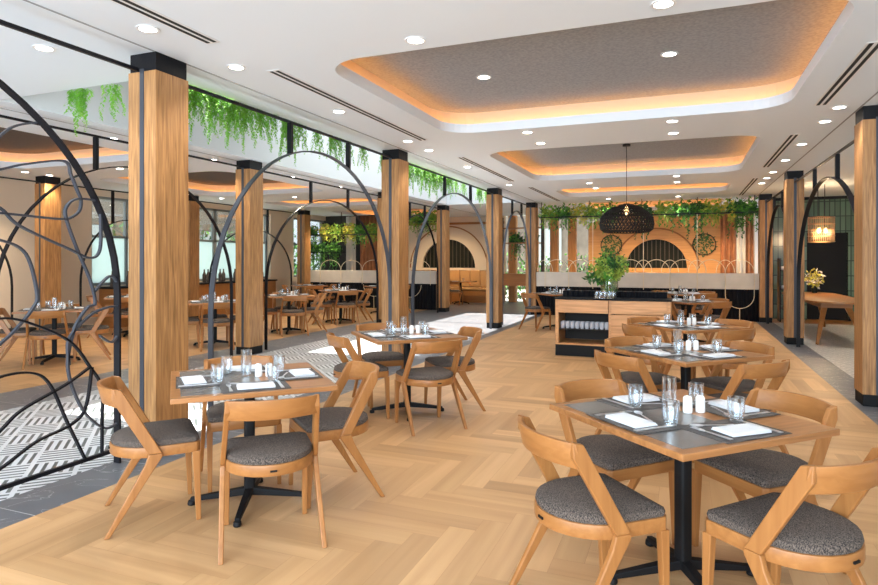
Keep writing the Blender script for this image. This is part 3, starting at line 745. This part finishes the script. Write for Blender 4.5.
# vase with foliage on the sideboard
vz = .886
vs_ = thing('glass_vase', 'clear glass vase packed with green leaves, standing on the dark sideboard top', 'vase', (-1.03, 9.52, vz))
MB().lathe([(0, 0), (.10, 0), (.115, .03), (.13, .2), (.125, .3), (.12, .3), (.125, .2), (.108, .03), (0, .012)], 24).obj('glass_body', 'clear_glass', vs_, smooth=True)
def leaf_quad(m, p, d, up, l, w, mi=0):
    """folded two-quad leaf"""
    d = d.normalized(); x = d.cross(up)
    x = x.normalized() if x.length > 1e-4 else d.orthogonal().normalized(); n = x.cross(d)
    a = p; b = p + d*l*.45 + x*w/2 + n*l*.06; c = p + d*l; e = p + d*l*.45 - x*w/2 + n*l*.06; q = p + d*l*.5
    m.add([a, b, c, e, q], [(0, 1, 4), (1, 2, 4), (0, 4, 3), (4, 2, 3)], mi)
def rv(r=R): 
    v = Vector((r.gauss(0, 1), r.gauss(0, 1), r.gauss(0, 1))); return v.normalized()
m = MB()
for i in range(240):
    q = rv(); leaf_quad(m, Vector((0, 0, .15)) + Vector((q.x*.085, q.y*.085, q.z*.12)), rv(), rv(), .06, .03, i % 2)
m.obj('leaf_filling', ('leaf_green', 'leaf_lime'), vs_)
bq = thing('bouquet', 'large loose bouquet of mixed green foliage spilling from the glass vase', 'plant', (-1.03, 9.52, vz+.24))
st = MB(); lf = MB(); r2 = random.Random(3)
for i in range(64):
    a = r2.uniform(0, 2*pi); out = r2.uniform(.04, .40) ; hh = r2.uniform(.15, .56)*(1-.4*out/.40)
    if i % 16 == 0: out += .12; hh *= .35
    e = Vector((out*cos(a), out*.8*sin(a), hh)); mid = Vector((e.x*.35, e.y*.35, hh*.6))
    pts = [Vector((0, 0, -.1)).lerp(mid, t)*(1-t) + mid.lerp(e, t)*t for t in [k/6 for k in range(7)]]
    st.tube(pts, .003, 4); big = i % 4 == 0; mi = r2.choice((0, 0, 1, 1, 2, 2))
    for j in range(34):
        t = r2.uniform(.35, 1); k = min(5, int(t*6)); p = pts[k].lerp(pts[k+1], t*6-k) + rv(r2)*.035
        leaf_quad(lf, p, rv(r2)+Vector((0, 0, .2)), rv(r2), .10 if big else .06, .055 if big else .035, mi)
st.obj('stems', 'stem', bq); lf.obj('leaves', ('leaf_green', 'leaf_dark', 'leaf_lime'), bq)
for i, x in enumerate((-.16, -.10, -.045, .02, .08)):
    gls.place((-1.03+x, 9.42-.02*(i % 2)-.07, .8865), 0, 'small clear tumbler before the vase on the sideboard, %s from the left' % ORD[i], 'tumblers beside the vase')

# ------------------------------------------------------------------ big black woven pendant over the sideboard
pd = thing('woven_pendant_lamp', 'large black woven basket pendant lamp hanging over the sideboard', 'pendant lamp', (-.82, 10.0, 0))
prof = [(.04, 2.33), (.11, 2.32), (.22, 2.28), (.33, 2.20), (.395, 2.12), (.41, 2.02), (.395, 1.94), (.34, 1.895), (.30, 1.89)]
for nm, tw, sgn in (('weave', 1.3, 1), ('weave', 1.3, -1), ('weave', .5, 1), ('weave', .5, -1)):
    m = MB()
    for k in range(44):
        a0 = 2*pi*k/44 + (0.07 if tw < 1 else 0)
        m.tube([(r*cos(a0+sgn*tw*i/8)*1.0, r*sin(a0+sgn*tw*i/8), z) for i, (r, z) in enumerate(prof)], .0052, 4)
    m.obj(nm, 'basket_black', pd)
m = MB()
for i, (r, z) in enumerate(prof):
    m.tube([(r*cos(2*pi*k/36), r*sin(2*pi*k/36), z) for k in range(36)], .006 if i else .012, 5, closed=True)
m.obj('hoops', 'basket_black', pd)
MB().tube([(0, 0, 2.3), (0, 0, H+.26)], .005, 6).obj('cord', 'black_metal', pd)
MB().lathe([(0, 0), (.06, 0), (.06, .03), (0, .03)], 18, c=(0, 0, H+.238)).obj('ceiling_rose', 'black_metal', pd)
MB().lathe([(0, -.12), (.03, -.1), (.04, -.06), (.03, -.02), (.018, 0), (.018, .06), (0, .06)], 14, c=(0, 0, 2.28)).obj('lamp_bulb', 'bulb', pd, smooth=True)

# ------------------------------------------------------------------ hanging ferns along the skylight
def make_fern(seed, n, wd, ln, name='hanging_fern'):
    r = random.Random(seed); m = MB()
    for i in range(n):
        y = r.uniform(-wd, wd); x = r.uniform(-.03, .03); l = ln*r.uniform(.45, 1)*(1-.35*abs(y/wd)); dx, dy = r.uniform(-.05, .08), r.uniform(-.06, .06)
        N = int(l/.013)
        for j in range(N):
            t = j/N; p = Vector((x + dx*t, y + dy*t + .012*sin(9*t+i), -l*t)); lw = (.055*(1-t*.65))
            for s in (-1, 1):
                th = r.uniform(0, pi); d = Vector((cos(th)*s, sin(th)*s, -.75))
                leaf_quad(m, p, d, Vector((0, 0, 1)), lw, .017, 0 if r.random() < .75 else 1)
    o = m.obj(name, ('fern_green', 'fern_pale')); return tag(o, '', 'fern', 'hanging ferns along the skylight')
f1, f2, f3 = Proto(make_fern(1, 20, .14, .58)), Proto(make_fern(2, 17, .12, .46)), Proto(make_fern(4, 7, .06, .55))
fy = [(4.15, 0), (4.38, 1), (4.62, 0), (4.86, 0), (5.08, 1), (5.34, 1), (5.72, 0), (5.98, 2), (6.32, 2), (6.7, 1), (7.05, 2), (7.45, 2), (8.1, 1), (8.35, 0), (8.65, 0), (8.95, 0), (9.3, 1), (9.65, 0), (10.0, 0), (10.35, 1), (10.75, 1), (11.15, 2), (11.6, 2), (12.6, 1), (13.1, 2)]
for i, (y, k) in enumerate(fy):
    (f1, f2, f3)[k].place((-4.08, y, H+.02), R.uniform(-.15, .15), 'green hanging fern on the skylight edge, number %d counted from the nearest pillar' % (i+1) if i >= 20 else 'green hanging fern on the skylight edge, %s counted from the nearest pillar' % ORD[i], 'hanging ferns along the skylight')
for i, (x, k) in enumerate(((-5.12, 1), (-4.72, 2), (-4.30, 1))):
    (f1, f2, f3)[k].place((x, 3.98, H+.02), pi/2, 'green hanging fern left of the nearest pillar, %s of three' % ('leftmost', 'middle', 'rightmost')[i], 'ferns left of the nearest pillar')

# ------------------------------------------------------------------ planted rack and wire screen over the low wall
def make_vine(seed, n, ln, mats, wd=.2, top=.34):
    r = random.Random(seed); m = MB()
    for i in range(n):
        q = Vector((r.uniform(-wd, wd), r.uniform(-.14, .14), r.uniform(0, top)*(1-r.random()**2)))
        leaf_quad(m, q, rv(r), rv(r), r.uniform(.07, .14), .065, r.choice((0, 0, 1)))
    m.tube([(-wd, 0, .01), (wd, 0, .01)], .012, 5)
    for i in range(9):
        x = r.uniform(-wd, wd); l = ln*r.uniform(.3, 1); m.tube([(x, 0, .01), (x, -.09*(-1)**i, .0), (x, -.1*(-1)**i, -l)], .004, 4)
        for j in range(int(l/.03)):
            leaf_quad(m, Vector((x + .02*sin(j), -.1*(-1)**i + r.uniform(-.03, .03), -j*.03)), rv(r)+Vector((0, 0, -1)), rv(r), .08, .045, r.choice((0, 1)))
    o = m.obj('trailing_plant', mats); return tag(o, '', 'plant')
v1 = Proto(make_vine(1, 240, .5, ('leaf_green', 'leaf_dark'))); v2 = Proto(make_vine(2, 220, .35, ('leaf_lime', 'leaf_green'))); v3 = Proto(make_vine(5, 260, .7, ('leaf_dark', 'leaf_green'))); v4 = Proto(make_vine(6, 200, .4, ('leaf_yellow', 'leaf_lime')))
rk = thing('plant_rack', 'slim black hanging plant rack suspended above the low wall behind the dining room', 'rack', (-.97, 16.3, 0))
MB().box(-2.6, 2.6, -.15, -.13, 2.58, 2.6).box(-2.6, 2.6, .13, .15, 2.58, 2.6).box(-2.6, 2.6, -.13, .13, 2.575, 2.582).obj('tray', 'black_metal', rk)
for x in (-2.55, -1.3, 0, 1.3, 2.55): MB().box(x-.008, x+.008, -.008, .008, 2.6, H).obj('hanger', 'black_metal', rk)
vx = [(-3.35, v2), (-2.95, v1), (-2.55, v4), (-2.15, v2), (-1.75, v1), (-.95, v3), (-.45, v2), (-.05, v1), (.3, v3), (.62, v2), (.95, v4), (1.2, v3), (1.45, v1)]
for i, (x, vv) in enumerate(vx): vv.place((x, 16.3, 2.585), R.uniform(-.2, .2), 'leafy trailing plant on the rack above the low wall, %s from the left' % ORD[i], 'plants on the rack above the low wall')
ws = thing('wire_screen', 'pale wire screen of overlapping loops standing along the low wall', 'screen', (0, 16.16, 0))
xs = [-3.4 + .62*i for i in range(9)]
def wt(pts): return MB().tube(pts, .009, 6)
for i, x in enumerate(xs):
    wt([(x, 0, .72 if i < 7 else .62), (x, 0, 2.57 if i % 2 == 0 else 1.2)]).obj('rod', 'brass_wire', ws)
for i, x in enumerate(xs[:-1]):
    wt([(a, 0, b) for a, b in arc(x+.31, 1.16, .31, .31, 0, 180, 16)]).obj('loop', 'brass_wire', ws)
    wt([(a, 0, b) for a, b in arc(x+.0, 1.16, .2, .3, 0, 180, 12)]).obj('loop', 'brass_wire', ws)
wt([(a, -.0, b) for a, b in arc(1.25, .62, .31, .31, 180, 360, 16)]).obj('loop', 'brass_wire', ws)
wt([(1.25, 0, .31), (1.25, 0, .002)]).obj('stem', 'brass_wire', ws)
wt([(1.0, 0, .012), (1.25, 0, .012)]).obj('foot_bar', 'brass_wire', ws)
# same on the left low wall
ws2 = thing('wire_screen', 'pale wire screen of loops on the low wall across the walkway', 'screen', (0, 16.54, 0))
for i in range(6):
    x = -10.6+.75*i
    wt([(x, 0, .72), (x, 0, 1.2)]).obj('rod', 'brass_wire', ws2)
    if i < 5: wt([(a, 0, b) for a, b in arc(x+.375, 1.16, .37, .3, 0, 180, 14)]).obj('loop', 'brass_wire', ws2)
for i, x in enumerate((-8.7, -7.5)):
    wt([(a, 0, b) for a, b in arc(x, .72, .36, .36, 180, 360, 14)]).obj('loop', 'brass_wire', ws2)
    wt([(x, 0, .36), (x, 0, .002)]).obj('stem', 'brass_wire', ws2)
lx = [(-11.3, v1, 2.45), (-10.85, v4, 2.5), (-10.4, v2, 2.35), (-9.95, v4, 2.45), (-9.5, v1, 2.5), (-9.1, v2, 2.3), (-11.35, v3, 1.9), (-10.95, v3, 1.8), (-10.5, v3, 1.75)]
rk2 = thing('plant_rack', 'black plant rack above the low wall across the walkway', 'rack', (0, 17.2, 0))
MB().box(-11.6, -8.8, -.15, .15, 2.26, 2.28).obj('tray', 'black_metal', rk2)
MB().box(-11.6, -10.2, -.15, .15, 1.70, 1.72).obj('tray', 'black_metal', rk2)
for x in (-11.58, -10.22, -8.82): MB().box(x-.008, x+.008, -.008, .008, 1.7, H).obj('hanger', 'black_metal', rk2)
for i, (x, vv, z) in enumerate(lx):
    vv.place((x, 17.2, 2.285 if z > 2 else 1.725), R.uniform(-.2, .2), 'leafy trailing plant across the walkway, %s on the %s rack shelf' % (ORD[i % 6], 'upper' if z > 2 else 'lower'), 'plants on the rack across the walkway')
# greenery hung beside the far-left arch
for i, (x, vv) in enumerate(((-7.62, v2), (-7.25, v1), (-6.9, v2))):
    vv.place((x, 17.0, 2.62), 0, 'trailing green plant hung in front of the cream arch wall, %s from the left' % ORD[i], 'plants before the cream arch wall')
rk3 = thing('plant_rack', 'short black plant rack before the cream arch wall', 'rack', (-7.25, 17.0, 0))
MB().box(-.65, .65, -.12, .12, 2.6, 2.615).obj('tray', 'black_metal', rk3)
for x in (-.6, .6): MB().box(x-.008, x+.008, -.008, .008, 2.615, H).obj('hanger', 'black_metal', rk3)

# ------------------------------------------------------------------ lounge behind: posts, curtains, wreaths, banquette
pp = MB().box(-.13, .13, -.13, .13, 0, H-.001).obj('timber_post', 'pillar_wood_amber', None, bevel=.004); tag(pp, '', 'post'); ppp = Proto(pp)
for i, (x, y) in enumerate(((-5.5, 20.8), (-4.75, 20.8), (-4.05, 20.8), (-3.45, 20.8))):
    ppp.place((x, y, 0), 0, 'amber timber post in the garden glazing behind the low wall, %s from the left' % ORD[i], 'timber posts in the garden glazing')
def curtain(x0, x1, y, mat, lab, amp=.05, per=.14):
    n = int((x1-x0)/.02); m = MB(); vs = []
    for i in range(n+1):
        x = x0+(x1-x0)*i/n
        for z in (.02, 2.95): vs.append((x, y+amp*sin(2*pi*(x-x0)/per), z))
    m.add(vs, [(2*i, 2*i+2, 2*i+3, 2*i+1) for i in range(n)])
    o = m.obj('curtain', mat, None, smooth=True); md = o.modifiers.new('thick', 'SOLIDIFY'); md.thickness = .006
    tag(o, lab, 'curtain')
curtain(1.06, 1.5, 20.6, 'terracotta', 'terracotta curtain right of the timber arch wall, left-hand length')
curtain(1.5, 1.74, 20.5, 'drape_white', 'pale narrow drape hanging between the terracotta curtains')
curtain(1.74, 1.97, 20.6, 'terracotta', 'terracotta curtain beside the white post, right-hand length')
curtain(-10.75, -10.35, 18.4, 'drape_white', 'pale drape behind the plants across the walkway')
curtain(-10.2, -9.0, 18.4, 'terracotta', 'terracotta curtain behind the plants across the walkway')
def wreath(x, z, lab):
    t = thing('wire_wreath', lab, 'wreath', (x, 20.93, z), 0, 'wire wreaths on the timber wall'); r = random.Random(int(x*100)+900)
    MB().tube([(.33*cos(2*pi*k/28), 0, .33*sin(2*pi*k/28)) for k in range(28)], .014, 6, closed=True).obj('ring', 'black_metal', t)
    m = MB()
    for i in range(150):
        a = r.uniform(0, 2*pi); q = .33*sqrt(r.random()); leaf_quad(m, Vector((q*cos(a), -.0, q*sin(a))), Vector((r.gauss(0, 1), -.05, r.gauss(0, 1))), Vector((0, 1, 0)), .1, .035, 0)
    m.obj('twigs', 'leaf_dark', t)
wreath(.62, 1.95, 'round dark wire wreath on the timber wall right of the arch')
wreath(-2.2, 1.95, 'round dark wire wreath on the timber wall left of the arch')
# shelf unit and bar lounge tables behind
hd = Proto(tag(make_vine(9, 900, .1, ('leaf_dark', 'leaf_green'), wd=.9, top=1.3), '', 'shrub'))
hd.o.name = 'garden_shrub'
hs = [(-6.9, 22.6, 1.0), (-5.0, 22.8, 1.0), (-3.1, 22.5, 1.0), (-1.2, 22.7, .95), (-14.4, 10.6, 1.5), (-14.6, 13.4, 1.5), (-14.4, 16.2, 1.5), (-14.4, 19.0, 1.5), (-14.4, 22, 1.5)]
hl = ['garden glazing, %s from the left' % ORD[k] for k in range(4)] + ['far-left windows, %s from the camera' % ORD[k] for k in range(5)]
for i, (x, y, q) in enumerate(hs):
    o = hd.place((x, y, .02), 0, 'dark green shrub outside the ' + hl[i], 'garden shrubs'); o.scale = (q, q, q*1.3)
ob = thing('building', 'grey brown building across the street behind the garden glazing', 'building', (-6, 30, 0))
MB().box(-12, 16, 0, 4, -.02, 7).obj('facade', 'facade_brown', ob)
for k in range(8): MB().box(-10.5+k*3.2, -9.1+k*3.2, -.06, -.001, 1.2, 3.0).obj('window', 'facade_window', ob)
ob2 = thing('building', 'plain brown building beyond the far-left windows', 'building', (-24, 10, 0))
MB().box(-4, 0, -6, 22, -.02, 5).obj('facade', 'facade_brown', ob2)
for k in range(6): MB().box(.001, .06, -4+k*4, -2.2+k*4, 1.2, 3.0).obj('window', 'facade_window', ob2)
bqt = thing('banquette', 'tan leather banquette with buttoned back below the cream arch wall', 'bench seat', (-7.6, 20.0, 0))
MB().box(-1.6, 1.8, -.05, .45, .001, .42).obj('base', 'chair_wood', bqt)
MB().box(-1.6, 1.8, -.08, .42, .42, .52).obj('seat', 'tan_leather', bqt, bevel=.03)
m = MB()
for i in range(9): m.box(-1.6+i*.378, -1.6+(i+1)*.378-.004, .36, .5, .52, 1.1)
m.obj('back', 'tan_leather', bqt, bevel=.03)
for i, (x, y, k) in enumerate(((-8.3, 19.3, 0), (-6.9, 19.3, 0))):
    ph = 'table by the tan banquette, %s one' % ('left', 'right')[i]
    tbp.place((x, y, 0), 0, 'square wooden %s' % ph, 'square dining tables')
    chp.place((x, y-.6, 0), 0, 'wooden chair in front of the %s' % ph, 'wooden dining chairs')
    chp.place((x-.62, y, 0), -pi/2, 'wooden chair left of the %s' % ph, 'wooden dining chairs')
    gls.place((x+.1, y, .752), 0, 'clear tumbler on the %s' % ph, 'glass tumblers on the tables')
    napp.place((x-.1, y-.25, .752), 0, 'folded napkin on the %s' % ph, 'folded white napkins')
# open shelf with plants and lights between third and fourth pillars
us = thing('display_shelf', 'dark open display shelf with trailing greenery seen between the third and fourth pillars', 'shelf', (-5.0, 19.9, 0))
MB().box(-.7, .7, 0, .35, 2.0, 2.04).box(-.7, .7, 0, .35, 2.5, 2.54).obj('shelf_board', 'chair_wood', us)
for x in (-.7, .7): MB().box(x-.02, x+.02, 0, .35, 0.001, 2.9).obj('upright', 'black_metal', us)
MB().box(-.7, .7, 0, .35, .6, 1.0).obj('cabinet_body', 'chair_wood', us)
v3.place((-5.2, 20.08, 2.045), 0, 'dark trailing plant on the display shelf, left', 'plants on the display shelf'); v1.place((-4.7, 20.08, 2.045), 0, 'dark trailing plant on the display shelf, right', 'plants on the display shelf')

# ------------------------------------------------------------------ room on the right: long table, cage lamp, plant, rack
lt = thing('communal_table', 'long oval-ended timber table with splayed legs in the room on the right', 'table', (2.5, 13.85, 0))
top = arc(0, 1.3, .5, .6, 0, 180, 14) + arc(0, -1.3, .5, .6, 180, 360, 14)
MB().prism(top, .72, .755).obj('tabletop', 'table_wood', lt, bevel=.006)
MB().box(-.24, .24, -1.3, 1.3, .62, .72).obj('apron', 'chair_wood', lt)
for sx in (-1, 1):
    for sy in (-1, 1): MB().bar((sx*.16, sy*1.2, .70), (sx*.36, sy*1.66, .012), .10, .06, .045, .035, up=(0, 1, 0)).obj('leg', 'chair_wood', lt, bevel=.006)
cl = thing('cage_pendant_lamp', 'bronze mesh drum pendant lamp with lit filament bulbs above the long table', 'pendant lamp', (2.62, 14.5, 0))
m = MB()
for k in range(40):
    a = 2*pi*k/40; m.tube([(.23*cos(a), .23*sin(a), 1.83), (.235*cos(a), .235*sin(a), 2.33)], .004, 4)
for z in (1.83, 1.95, 2.08, 2.2, 2.33): m.tube([(.235*cos(2*pi*k/30), .235*sin(2*pi*k/30), z) for k in range(30)], .007, 5, closed=True)
m.obj('mesh_drum', 'bronze', cl)
for a in (0, 2.1, 4.2): MB().lathe([(0, -.07), (.022, -.05), (.028, -.02), (.012, .03), (0, .035)], 12, c=(.08*cos(a), .08*sin(a), 2.08)).obj('lamp_bulb', 'bulb', cl, smooth=True)
for s in (-.06, .06): MB().tube([(s, 0, 2.33), (s, 0, H-.001)], .007, 6).obj('rod', 'black_metal', cl)
MB().box(-.235, .235, -.006, .006, 2.325, 2.337).obj('cross_bar', 'black_metal', cl)
light('cage_lamp_light', 'POINT', (2.62, 14.5, 2.0), 45, (1, .7, .4), shadow_soft_size=.06)
fp = thing('flower_vase', 'small vase of cream flowers and leaves on the long table', 'vase', (2.62, 15.2, .756))
MB().lathe([(0, 0), (.05, 0), (.06, .1), (.045, .15), (0, .15)], 16).obj('pot', 'dark_glass', fp, smooth=True)
m = MB(); r = random.Random(8)
for i in range(160): leaf_quad(m, Vector((0, 0, .3))+rv(r)*.2*r.random()**.4, rv(r), rv(r), .08, .045, r.choice((0, 0, 1)))
m.obj('blooms', ('leaf_yellow', 'drape_white'), fp)
wsf = thing('serving_rack', 'dark open rack stacked with white crockery behind the middle right-hand pillar', 'rack', (2.35, 16.6, 0))
for x in (-.22, .22): MB().box(x-.015, x+.015, -.2, .2, .001, 1.5).obj('upright', 'black_metal', wsf)
for z in (.3, .75, 1.2): MB().box(-.22, .22, -.2, .2, z, z+.02).obj('shelf_board', 'black_metal', wsf)
pl = proto_simple('plate_stack', 'plates', MB().lathe([(0, 0), (.06, 0), (.11, .02), (.11, .09), (0, .09)], 18), 'ceramic', smooth=True)
for i, (x, z) in enumerate(((-.1, 1.221), (.11, 1.221), (-.1, .771), (.11, .771))): pl.place((2.35+x, 16.6, z), 0, 'stack of white plates on the dark rack, %s shelf, %s' % (('top', 'middle')[i//2], ('left', 'right')[i % 2]), 'plate stacks on the dark rack')
light('lounge_lamp', 'SPOT', (-10.2, 16.2, H-.03), 200, (1, .82, .55), (radians(25), 0, 0), spot_size=radians(110), spot_blend=.9, shadow_soft_size=.1)
# warm lamps over the lounge behind the low wall
for x in (-2.4, -.8, .8, -7.8):
    light('lounge_lamp', 'SPOT', (x, 18.8, H-.03), 240, (1, .74, .44), (radians(12), 0, 0), spot_size=radians(130), spot_blend=.9, shadow_soft_size=.1)

# sideboard counter with dark bottles below the left windows
bc = thing('bar_counter', 'long dark counter shelf below the far-left windows', 'counter', (-11.5, 12.4, 0))
MB().box(-.22, .22, -2.8, 2.8, .001, .84).obj('body', 'chair_wood', bc)
MB().box(-.24, .24, -2.85, 2.85, .84, .88).obj('worktop', 'black_matt', bc)
bp = proto_simple('bottle', 'bottle', MB().lathe([(0, 0), (.045, 0), (.047, .02), (.047, .2), (.02, .27), (.016, .34), (0, .34)], 12), 'banquette_dark', smooth=True)
for i in range(18): bp.place((-11.5 + (.08 if i % 2 else -.06), 9.8+i*.29, .881), 0, 'dark bottle on the counter below the far-left windows, %s from the camera' % ORD[i], 'bottles on the far-left counter')
